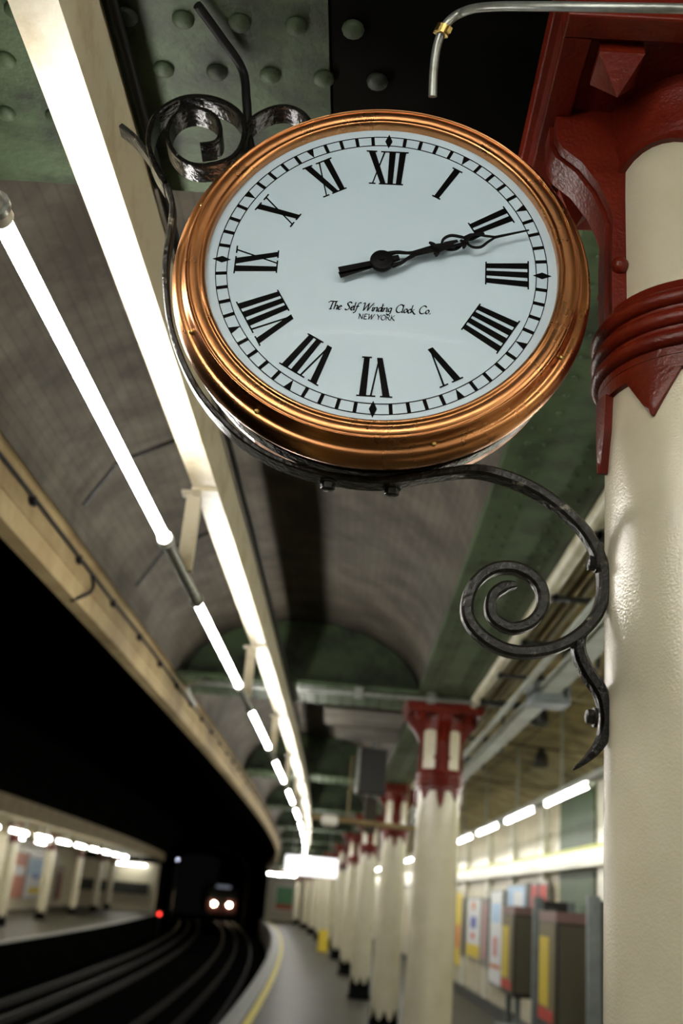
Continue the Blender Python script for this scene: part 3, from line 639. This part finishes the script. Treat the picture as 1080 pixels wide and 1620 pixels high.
while y < 62:
    q = lampr if first else copy_tree(lampr); first = False
    xa, xb = c(y)+1.3, c(y+1.75)+1.3
    q.location = (xa, y, ZT); q.rotation_euler.z = -math.atan((xb-xa)/1.75)
    n = k-6
    tag(q, 'glowing rear tube nearest in view, just left of the big cream column' if n == 0 else (f'glowing tube over the rear of the platform, {ORD[n]} from the big column' if n > 0 else f'tube over the rear of the platform hidden by the big column, {ORD[k]} of the run'), 'lamp', 'fluorescent lamps over the rear of the platform')
    k += 1; y += 2.4
# cross lamp on the ceiling just behind the viewer
q = copy_tree(lampr); q.location = (-1.25, .05, 3.02); q.rotation_euler.z = -PI/2; tag(q, 'fluorescent tube mounted across the ceiling just behind the viewer', 'lamp'); q['group'] = 'cross lamps behind the viewer'
bm = bmesh.new(); box(bm, -1.25, .5, .02, .08, 3.05, 3.15); tag(link('lamp_batten', bm, M['socket']), 'white batten of the cross lamp on the ceiling behind the viewer', 'batten')
# trunking the rear lamps hang on
bm = bmesh.new(); sweep(bm, rect(1.26, 1.34, 2.622, 2.67), -6, 62, .8)
for i in range(29):
    yy = -5+i*2.4; box(bm, -.012, .012, -.012, .012, 2.67, 3.36, Matrix.Translation((c(yy)+1.3, yy, 0)))
tag(link('lamp_trunking', bm, M['pipeg']), 'pale trunking the rear row of fluorescent tubes hangs from', 'trunking')
# opposite platform lamps
lampf = make_lamp(1.6, .035, M['tubeR']); first = True; k = 0; y = 19.0
for yy in (.3, 1.3): bm = bmesh.new(); box(bm, -.012, .012, yy-.012, yy+.012, .03, .45); link('stem', bm, M['galv'], lampf)
index_tree(lampf)
while y < 47:
    q = lampf if first else copy_tree(lampf); first = False
    xa, xb = c(y)-8.55, c(y+1.9)-8.55
    q.location = (xa, y, 2.52); q.rotation_euler.z = -math.atan((xb-xa)/1.9)
    tag(q, f'glowing tube of the front row on the opposite platform, {ORD[k]} from the left', 'lamp', 'front row lamps of the opposite platform'); k += 1; y += 2.75
for k, y in enumerate((30, 34, 39.5, 43.5)):
    q = copy_tree(lampf); xa, xb = c(y)-11.6, c(y+1.9)-11.6
    q.location = (xa, y, 2.72); q.rotation_euler.z = -math.atan((xb-xa)/1.9)
    tag(q, f'glowing tube of the rear row on the opposite platform, {ORD[k]} from the left', 'lamp'); q['group'] = 'rear row lamps of the opposite platform'
q = copy_tree(lampf); q.location = (-12.0+1.1, 62.6, 2.45); q.rotation_euler.z = -PI/2+.15; tag(q, 'lone glowing tube at the end of the opposite platform, rightmost there', 'lamp'); q['group'] = 'lamps on the opposite end wall'
q = copy_tree(lampf); q.location = (-2.35, 63.0, 2.62); q.rotation_euler.z = -PI/2-.1; tag(q, 'short glowing tube over the green poster at the far end of the near platform', 'lamp'); q['group'] = 'lamps at the far end of the near platform'

# ================================================================== VALANCE OVER THE PLATFORM EDGE
t = empty('edge_valance', (c(0)-2.0, 0, 2.86)); tag(t, 'long grimy cream boarding over the platform edge at the far left', 'valance')
def vadd(name, bm, ma, sm=None):
    o = link(name, bm, ma, t, sm); o.matrix_parent_inverse = Matrix.Translation(-t.location); return o
bm = bmesh.new(); sweep(bm, [(-2.07, 2.86), (-1.995, 2.865), (-1.995, 3.03), (-2.07, 3.03)], -6, 66, .6); vadd('lower_board', bm, M['valance'])
bm = bmesh.new(); sweep(bm, [(-2.07, 3.03), (-2.0, 3.03), (-2.0, 3.12), (-2.07, 3.12)], -6, 66, .6); vadd('upper_board', bm, M['valance'])
bm = bmesh.new(); sweep(bm, rect(-2.07, -1.955, 3.12, 3.20), -6, 66, .6); sweep(bm, rect(-1.995, -1.985, 2.965, 2.972), -6, 66, .6); vadd('cornice', bm, M['valance'])
bm = bmesh.new(); tube(bm, [(c(y*.5)-1.982, y*.5, 3.055+.004*math.sin(y)) for y in range(-10, 120)], .0085, 8)
t2 = empty('valance_cable', (c(4)-1.98, 4, 3.05)); tag(t2, 'black cable clipped along the boarding over the platform edge', 'cable')
o = link('cable', bm, M['cable'], t2, 60); o.matrix_parent_inverse = Matrix.Translation(-t2.location)
for i in range(30):
    y = 4.08+i*.8; bm = bmesh.new(); box(bm, c(y)-2.0, c(y)-1.972, y-.018, y+.018, 3.025, 3.066); o = link('clip', bm, M['cable'], t2, bev=.004); o.matrix_parent_inverse = Matrix.Translation(-t2.location)
# drooping loop of cable across the lower board
bm = bmesh.new(); yy = 5.15; tube(bm, spline([(c(yy)-1.985, yy, 3.05), (c(yy)-1.975, yy+.03, 3.0), (c(yy)-1.975, yy-.02, 2.95), (c(yy)-1.985, yy-.12, 2.90), (c(yy)-2.01, yy-.2, 2.855)], 6), .008, 8)
tag(link('drooping_cable', bm, M['cable'], smooth=60), 'short cable loop drooping over the edge boarding', 'cable')
# iron stays from the vault to the valance
for i, y in enumerate((4.5, 5.8)):
    bm = bmesh.new(); tube(bm, [(c(y)-1.90, y, 3.19), (c(y)-1.76, y-.08, 3.385), (c(y)-1.48, y-.05, 3.56)], .010, 8)
    tag(link('iron_stay', bm, M['iron'], smooth=50), f'bent iron stay between vault and edge boarding, {ORD[i]} from the viewer', 'stay', 'iron stays at the edge boarding')

# ================================================================== PIPES ON CEILING
def run(name, off, z, r, ma, label, y0=2.3, y1=40, cat='pipe', flat=None):
    bm = bmesh.new()
    if flat: sweep(bm, rect(off-flat/2, off+flat/2, z, z+r), y0, y1, .5)
    else: tube(bm, [(c(y0+i*.5)+off, y0+i*.5, z) for i in range(int((y1-y0)*2)+1)], r, 10)
    return tag(link(name, bm, ma, smooth=50), label, cat)
run('ceiling_pipe', .305, 3.06, .038, M['pipe'], 'fat cream pipe along the right edge of the long green girder')
run('ceiling_pipe', .385, 3.09, .020, M['pipe'], 'first thin cream pipe right of the fat cream pipe')
run('ceiling_pipe', .435, 3.10, .016, M['valance'], 'brown pipe among the cream ones right of the green girder')
run('ceiling_pipe', .485, 3.09, .022, M['pipe'], 'cream pipe right of the brown pipe')
run('ceiling_pipe', .555, 3.06, .020, M['pipe'], 'outermost cream pipe of the bundle beside the green girder')
run('cable_trunking', .63, 2.92, .05, M['pipeg'], 'wide pale grey trunking under the rear ceiling', cat='trunking', flat=.12, y0=3.5)
run('cable_trunking', .44, 2.90, .02, M['pipeg'], 'narrow pale trunking between pipe bundle and wide grey trunking', cat='trunking', flat=.035, y0=3.5)
for i, y in enumerate((3.8, 4.7, 5.6, 6.5, 7.4, 9.2, 10.4, 12)):
    bm = bmesh.new(); box(bm, .30, .74, -.02, .02, 3.00 if i % 2 else 2.975, 3.02, Matrix.Translation((c(y), y, 0))); box(bm, .72, .74, -.02, .02, 2.9, 3.3, Matrix.Translation((c(y), y, 0)))
    box(bm, .31, .33, -.02, .02, 2.99, 3.3, Matrix.Translation((c(y), y, 0)))
    tag(link('pipe_hanger', bm, M['dark']), f'dark iron hanger carrying the ceiling pipes, {ORD[i]} from the viewer', 'hanger', 'dark hangers of the ceiling pipes')
bm = bmesh.new(); box(bm, -.12, .12, -.12, .12, 2.86, 3.0, Matrix.Translation((c(6.6)+.64, 6.6, 0))); tag(link('junction_box', bm, M['grey'], bev=.01), 'dark grey junction box on the wide trunking under the rear ceiling', 'box')
for i, (o, y) in enumerate(((1.15, 6.9), (1.0, 8.9), (1.5, 11.5))):
    bm = bmesh.new(); lathe(bm, [(.07, 0), (.085, .03), (.07, .12), (.03, .2)], 16, cap=True, mtx=Matrix.Translation((c(y)+o, y, 3.12))); tag(link('ceiling_fitting', bm, M['dark'], smooth=40), f'small dark fitting on the rear ceiling, {ORD[i]} from the viewer', 'fitting', 'dark fittings on the rear ceiling')
for i, (y, o0, o1) in enumerate(((7.3, .6, 2.2), (9.6, .5, 2.2), (12.5, .5, 2.2))):
    bm = bmesh.new(); tube(bm, [(c(y)+o0, y, 3.08), (c(y)+(o0+o1)/2, y+.1, 3.05), (c(y)+o1, y+.3, 3.06)], .008, 6)
    tag(link('ceiling_wire', bm, M['pipe'] if i == 0 else M['cable'], smooth=50), f'thin wire crossing the rear ceiling, {ORD[i]} from the viewer', 'wire', 'wires crossing the rear ceiling')
# conduits on the girder of the second column
bm = bmesh.new(); tube(bm, [tuple(atz(470, 1090, 3.04)), tuple(atz(765, 1113, 3.04))], .018, 10)
for s in (.33, .72):
    p = atz(470, 1090, 3.04).lerp(atz(765, 1113, 3.04), s); box(bm, -.03, .03, -.03, .03, -.03, .045, Matrix.Translation(p))
tag(link('girder_conduit', bm, M['galv'], smooth=50), 'grey conduit across the green girder over the second column', 'conduit')
bm = bmesh.new(); tube(bm, spline([(-1.05, 8.5, 2.98), (-1.05, 7.9, 2.99), (-.98, 7.66, 3.0), (-.80, 7.60, 3.0), (-.45, 7.60, 3.0)], 6), .016, 10)
tag(link('bent_pipe', bm, M['galv'], smooth=50), 'pipe bending round the beam at the second green girder', 'pipe')
# soffit slabs beyond the second column
for i, (y0, y1, o0, o1) in enumerate(((8.75, 9.6, -.85, -.15), (9.7, 10.5, -.75, -.15))):
    bm = bmesh.new(); sweep(bm, rect(o0, o1, 3.09, 3.14), y0, y1, .4); tag(link('soffit_slab', bm, M['vault']), f'brown soffit slab beyond the second column, {ORD[i]} of two', 'slab', 'brown soffit slabs')
# speaker cabinet
t = empty('loudspeaker', (.56, 11, 2.63)); tag(t, 'dark rectangular loudspeaker cabinet hanging left of the second column', 'speaker')
bm = bmesh.new(); box(bm, -.14, .14, -.12, .12, 0, .45); link('cabinet', bm, M['speaker'], t, bev=.01)
bm = bmesh.new(); box(bm, -.12, .12, -.13, -.118, .02, .43); link('grille', bm, M['dark'], t)
bm = bmesh.new(); box(bm, -.165, -.141, -.13, .12, 0, .45); link('side_trim', bm, M['galv'], t)
bm = bmesh.new(); box(bm, -.02, .02, -.02, .02, .45, .88); link('hanger', bm, M['galv'], t)
# cross rail in front of the third column with a bracket lamp housing
p0, p1 = at(490, 1291, 12.9), at(660, 1312, 12.9)
bm = bmesh.new(); tube(bm, [tuple(p0), tuple(p1)], .035, 10)
for p in (p0.lerp(p1, .35), p1.lerp(p0, .1)): box(bm, -.008, .008, -.008, .008, 0, 3.25-p.z, Matrix.Translation(p))
tag(link('cross_rail', bm, M['valance'], smooth=50), 'brown rail hung across the platform in front of the third column', 'rail')
bm = bmesh.new(); q0 = at(508, 1297, 12.86); lathe(bm, [(.03, 0), (.07, .03), (.07, .16), (.05, .2)], 16, cap=True, mtx=Matrix.Translation(q0) @ Matrix.Rotation(PI/2, 4, 'Y')); tag(link('camera_housing', bm, M['socket'], smooth=40), 'small pale camera housing beside the tube row, on the brown cross rail', 'camera')
bm = bmesh.new(); box(bm, -.09, .09, -.08, .08, -.25, .25, Matrix.Translation(at(585, 1290, 16))); box(bm, -.02, .02, -.02, .02, .25, .9, Matrix.Translation(at(585, 1290, 16))); tag(link('hanging_box', bm, M['vault'], bev=.01), 'brownish box hanging from the girder beyond the cross rail', 'box')
bm = bmesh.new(); lathe(bm, [(.0001, -.07), (.05, -.05), (.07, 0), (.05, .05), (.0001, .07)], 16, mtx=Matrix.Translation(at(543, 1374, 27.5))); box(bm, -.02, .02, -.02, .02, .05, .7, Matrix.Translation(at(543, 1374, 27.5))); tag(link('ceiling_camera', bm, M['dark'], smooth=60), 'small dark dome hanging in front of the fifth column', 'camera')
# white hanging sign
t = empty('hanging_sign', (.03, 30, 2.1)); tag(t, 'glaring white backlit sign box hanging over the platform in the distance', 'sign')
bm = bmesh.new(); box(bm, -.72, .74, -.08, .08, 0, .52); link('housing', bm, M['socket'], t, bev=.01)
bm = bmesh.new(); box(bm, -.70, .72, -.09, -.081, .02, .50); link('lit_panel', bm, M['sign'], t)
for x in (-.5, .5): bm = bmesh.new(); box(bm, x-.01, x+.01, -.01, .01, .52, 1.5); link('hanger', bm, M['galv'], t)

# ================================================================== RIGHT WALL
bm = bmesh.new(); sweep(bm, rect(2.10, 2.30, 2.16, 2.34), -5, 40, .8); tt = empty('wall_trunking', (c(8)+2.2, 8, 2.16))
o = link('body', bm, M['white'], tt); o.matrix_parent_inverse = Matrix.Translation(-tt.location)
bm = bmesh.new(); sweep(bm, rect(2.09, 2.30, 2.34, 2.375), -5, 40, .8); o = link('yellow_band', bm, mat('yellow green band', (.55, .58, .08), .5), tt); o.matrix_parent_inverse = Matrix.Translation(-tt.location)
tag(tt, 'bright white trunking with yellow top edge along the rear wall', 'trunking')
bm = bmesh.new(); sweep(bm, rect(2.275, 2.30, 2.39, 3.3), 12.3, 14.2, .5); sweep(bm, rect(2.275, 2.3, 1.2, 2.14), 12.3, 14.2, .5); tag(link('green_wall_panel', bm, M['greenp']), 'dark green panel on the rear wall left of the big column', 'panel')
for i, y in enumerate((11.6, 15.0, 17.5, 20, 23, 26)):
    bm = bmesh.new(); sweep(bm, rect(2.22, 2.30, .18, 3.2), y, y+.3, .3); struct(f'trim_{6+i}', bm, M['white'])
PC = {}
def pm(name, colr, r=.45):
    if name not in PC: PC[name] = mat('print '+name, colr, r)
    return PC[name]
def poster(name, y0, y1, z0, z1, off, base, blocks, label, cat='poster', frame=M['galv'], th=.05, group=None):
    t = empty(name, (c(y0)+off, y0, z0)); tag(t, label, cat, group)
    T = Matrix.Translation(-t.location)
    s = 1 if off < 0 else -1
    bm = bmesh.new(); sweep(bm, rect(off, off-s*th, z0, z1) if s == 1 else rect(off, off+th, z0, z1), y0, y1, .4); o = link('frame', bm, frame, t); o.matrix_parent_inverse = T
    fr_ = .04
    e0 = off+s*.006
    bm = bmesh.new(); sweep(bm, rect(min(off, e0), max(off, e0), z0+fr_, z1-fr_), y0+fr_, y1-fr_, .4); o = link('sheet', bm, base, t); o.matrix_parent_inverse = T
    for (a0, a1, b0, b1, ma) in blocks:
        e0 = off+s*.009; Y = y1-y0; Z = z1-z0
        bm = bmesh.new(); sweep(bm, rect(min(off, e0), max(off, e0), z0+b0*Z, z0+b1*Z), y0+a0*Y, y0+a1*Y, .4); o = link('print', bm, ma, t); o.matrix_parent_inverse = T
    return t
WH = pm('white', (.75, .77, .80)); YE = pm('yellow', (.72, .55, .03)); RD = pm('red', (.55, .03, .02)); BL = pm('blue', (.06, .10, .45)); LB = pm('light blue', (.42, .62, .85)); OR = pm('orange', (.65, .22, .04)); BK = pm('black', (.015, .015, .015)); GR = pm('green', (.08, .22, .08)); GY = pm('grey', (.25, .24, .24)); PK = pm('pink', (.6, .3, .3))
poster('wall_poster', 23.5, 25.2, .45, 1.98, 2.25, YE, [(.1, .6, .25, .55, OR), (.8, .98, .1, .9, WH)], 'tall yellow poster on the rear wall beside the second column')
poster('wall_poster', 20.9, 22.7, .72, 1.85, 2.25, WH, [(.04, .96, .04, .24, YE), (.3, .7, .5, .68, BL), (.4, .65, .8, .92, OR), (.4, .65, .33, .42, RD)], 'white poster with blue centre and yellow foot on the rear wall')
poster('wall_poster', 19.85, 20.6, .68, 1.86, 2.22, GY, [(.3, .7, .1, .9, PK)], 'narrow dark grey framed board between the two white posters')
poster('wall_poster', 18.3, 19.6, .45, 1.98, 2.22, WH, [(.3, .7, .3, .5, PK), (.1, .9, .18, .22, OR), (.15, .85, .65, .85, LB)], 'white and pale blue poster left of the vending machines')
poster('wall_poster', 16.3, 17.9, .9, 2.05, 2.22, LB, [(.1, .6, .7, .9, WH)], 'light blue poster above the first vending machine')
poster('wall_poster', 14.6, 16.1, 1.55, 2.05, 2.2, RD, [(.75, 1, .0, 1, BK), (.35, .45, .0, 1, BK)], 'red and black poster high on the rear wall')
poster('wall_poster', 23.0, 23.35, .7, 1.85, 2.22, GY, [], 'narrow grey strip board beside the tall yellow poster')
def vending(y, x0, z0, z1, label):
    t = empty('vending_machine', (c(y)+x0, y, z0)); t.rotation_euler.z = ang(y); tag(t, label, 'vending machine', 'vending machines on the rear wall')
    W, D, H = .95, 2.27-x0, z1-z0
    bm = bmesh.new(); box(bm, 0, D, 0, W, 0, H); link('cabinet', bm, M['dark'], t, bev=.01)
    bm = bmesh.new(); box(bm, -.012, 0, .05, W-.05, .06, H-.12); link('front', bm, pm('dull olive', (.16, .13, .06)), t)
    bm = bmesh.new(); box(bm, -.018, -.012, .35, W-.12, .2, H-.25); link('window', bm, YE, t)
    bm = bmesh.new(); box(bm, -.02, -.012, .1, W-.1, .07, .18); link('print', bm, RD, t)
    bm = bmesh.new(); box(bm, .02, D-.05, -.012, 0, .05, H-.12); link('side_panel', bm, pm('brown side', (.10, .09, .06)), t)
    bm = bmesh.new(); box(bm, -.01, D, -.01, W, H-.1, H+.004); link('top_band', bm, pm('dull pink', (.22, .13, .12)), t)
    for a, b in ((.05, .1), (D-.12, .1), (.05, W-.17), (D-.12, W-.17)): bm = bmesh.new(); box(bm, a, a+.07, b, b+.07, -z0, 0); link('leg', bm, M['grey'], t)
vending(14.3, 1.72, .62, 1.70, 'dark vending machine with red and yellow front, farther of the two')
vending(11.15, 1.62, .55, 1.66, 'dark vending machine with yellow front, nearer the big column')
def board(y, x0, label):
    t = empty('notice_board', (c(y)+x0, y, 0)); tag(t, label, 'notice board', 'framed notice boards standing at the rear wall')
    bm = bmesh.new(); box(bm, 0, .12, -.04, .04, .0, 1.82); box(bm, 2.2-x0-.08, 2.2-x0, -.04, .04, .0, 1.78); link('post', bm, M['grey'], t, bev=.008)
    bm = bmesh.new(); box(bm, .12, 2.2-x0-.08, -.03, .03, .62, 1.78); link('panel', bm, M['dark'], t)
    bm = bmesh.new(); box(bm, .16, (2.2-x0)*.55, -.036, -.03, .66, 1.7); link('notice', bm, pm('olive grey', (.12, .12, .09)), t)
board(13.0, 1.72, 'dark notice board with blue-grey posts between the two vending machines')
board(10.0, 1.66, 'dark notice board with blue-grey post right beside the big column')
t = empty('platform_bench', (c(10.9)+1.3, 10.9, 0)); tag(t, 'grey slatted bench in front of the vending machines', 'bench')
for i in range(4): bm = bmesh.new(); box(bm, i*.09, i*.09+.06, 0, 1.9, .43, .46); link('slat', bm, M['grey'], t)
for y in (.2, 1.6): bm = bmesh.new(); box(bm, .02, .3, y, y+.05, 0, .43); link('leg', bm, M['dark'], t)
# floor sign near the seventh column
t = empty('floor_sign', (.62, 35.5, 0), (0, 0, .2)); tag(t, 'yellow folding floor sign at the foot of the seventh column', 'floor sign')
for s in (-1, 1):
    bm = bmesh.new(); R = Matrix.Translation((0, s*.16, 0)) @ Matrix.Rotation(s*.24, 4, 'X'); box(bm, -.14, .14, -.012, .012, 0, .66, R); link('panel', bm, YE, t)
# end wall poster
t = empty('end_wall_poster', (-1.42, 69.9, .6)); tag(t, 'green poster with a red foot on the end wall of the near platform', 'poster')
bm = bmesh.new(); box(bm, -.62, .62, 0, .06, 0, 1.5); link('frame', bm, M['white'], t)
bm = bmesh.new(); box(bm, -.55, .55, -.01, 0, .4, 1.43); link('sheet', bm, pm('bright green', (.10, .35, .14)), t)
bm = bmesh.new(); box(bm, -.55, .55, -.01, 0, .06, .4); link('lower_sheet', bm, pm('brick red', (.4, .1, .05)), t)
for i, (y, o, ma) in enumerate(((60, 2.2, YE), (54, 2.2, OR), (48, 2.2, WH))):
    poster('wall_poster', y, y+2, .6, 2.0, o, ma, [], f'small distant poster on the rear wall seen between far columns, {ORD[i]} from the end')
# opposite platform posters
poster('wall_poster', 46.5, 49, .45, 2.35, -13.0, pm('salmon', (.55, .22, .15)), [(.1, .9, .5, .7, WH)], 'tall reddish poster on the opposite platform wall at the far left')
poster('wall_poster', 49.3, 53.5, .45, 2.35, -13.0, WH, [(.05, .95, .5, .9, LB), (.2, .8, .1, .25, YE), (.3, .7, .45, .55, BL)], 'wide pale blue poster on the opposite platform wall')
poster('wall_poster', 57.5, 59, .3, 2.0, -13.0, pm('dark red', (.2, .05, .03)), [], 'dark poster on the opposite platform wall behind the middle column')
bm = bmesh.new(); box(bm, c(64)-12.6, c(64)-8.7, 63.2, 63.4, .9, 1.5); tag(link('end_wall_panel', bm, M['dark']), 'dark panel on the end wall of the opposite platform', 'panel')

# ================================================================== TRACKS, TRAIN, SIGNALS
for i, (o, nm) in enumerate(((-3.45-.72, 'far rail of the near track'), (-3.45+.72, 'near rail of the near track'), (-6.5-.72, 'far rail of the opposite track'), (-6.5+.72, 'near rail of the opposite track'), (-3.45, 'middle current rail of the near track'), (-6.5, 'middle current rail of the opposite track'))):
    bm = bmesh.new(); sweep(bm, [(o-.06, -1.1), (o+.06, -1.1), (o+.035, -1.0), (o+.035, -.97), (o-.035, -.97), (o-.035, -1.0)], 5, 110, 1.0); tag(link('running_rail', bm, M['rail']), 'dull steel '+nm, 'rail')
t = empty('train', (-7.22, 95, -1.0)); t.rotation_euler.z = ang(95); tag(t, 'oncoming dark train with two glowing headlamps far down the tunnel', 'train')
bm = bmesh.new(); pr = [(-1.3, .5), (1.3, .5), (1.38, 1.2), (1.38, 2.2), (1.2, 2.8), (.7, 3.1), (-.7, 3.1), (-1.2, 2.8), (-1.38, 2.2), (-1.38, 1.2)]; prism(bm, pr, 0, 14); link('body', bm, mat('dark train paint', (.06, .02, .02), .4), t, bev=.05)
bm = bmesh.new(); box(bm, -1.15, -.4, -.02, 0, 1.7, 2.5); box(bm, .4, 1.15, -.02, 0, 1.7, 2.5); box(bm, -.3, .3, -.02, 0, 1.2, 2.5); link('windscreen', bm, M['dark'], t)
for x in (-.66, .66): bm = bmesh.new(); lathe(bm, [(.13, 0), (.13, .06)], 20, cap=True, mtx=Matrix.Translation((x, -.03, 1.32)) @ Matrix.Rotation(PI/2, 4, 'X')); link('headlamp', bm, M['headlamp'], t)
bm = bmesh.new(); box(bm, -.6, .6, -.03, 0, 2.62, 2.85); link('destination_blind', bm, M['dest'], t)
for x, z in ((.45, -.0), (1.0, .1)): pass
for x in (-.9, .9):
    bm = bmesh.new(); lathe(bm, [(.42, -.06), (.42, .06)], 24, cap=True, mtx=Matrix.Translation((x*.8, 1.2, .42)) @ Matrix.Rotation(PI/2, 4, 'Y')); link('wheel', bm, M['rail'], t)
def signal(p, ma, r, label):
    t = empty('tunnel_signal', (p.x, p.y, -1.1)); tag(t, label, 'signal'); h = p.z+1.1
    bm = bmesh.new(); box(bm, -.03, .03, .06, .12, 0, h); link('post', bm, M['dark'], t)
    bm = bmesh.new(); box(bm, -.12, .12, .02, .16, h-.15, h+.2); link('head', bm, M['dark'], t, bev=.01)
    bm = bmesh.new(); lathe(bm, [(r, 0), (r, .03)], 16, cap=True, mtx=Matrix.Translation((0, .02, h)) @ Matrix.Rotation(PI/2, 4, 'X')); link('lens', bm, ma, t)
signal(at(252, 1446, 61), M['redlamp'], .085, 'red signal light at the end of the opposite platform')
signal(at(281, 1360, 80), M['bluedot'], .035, 'tiny white signal light high in the dark tunnel')
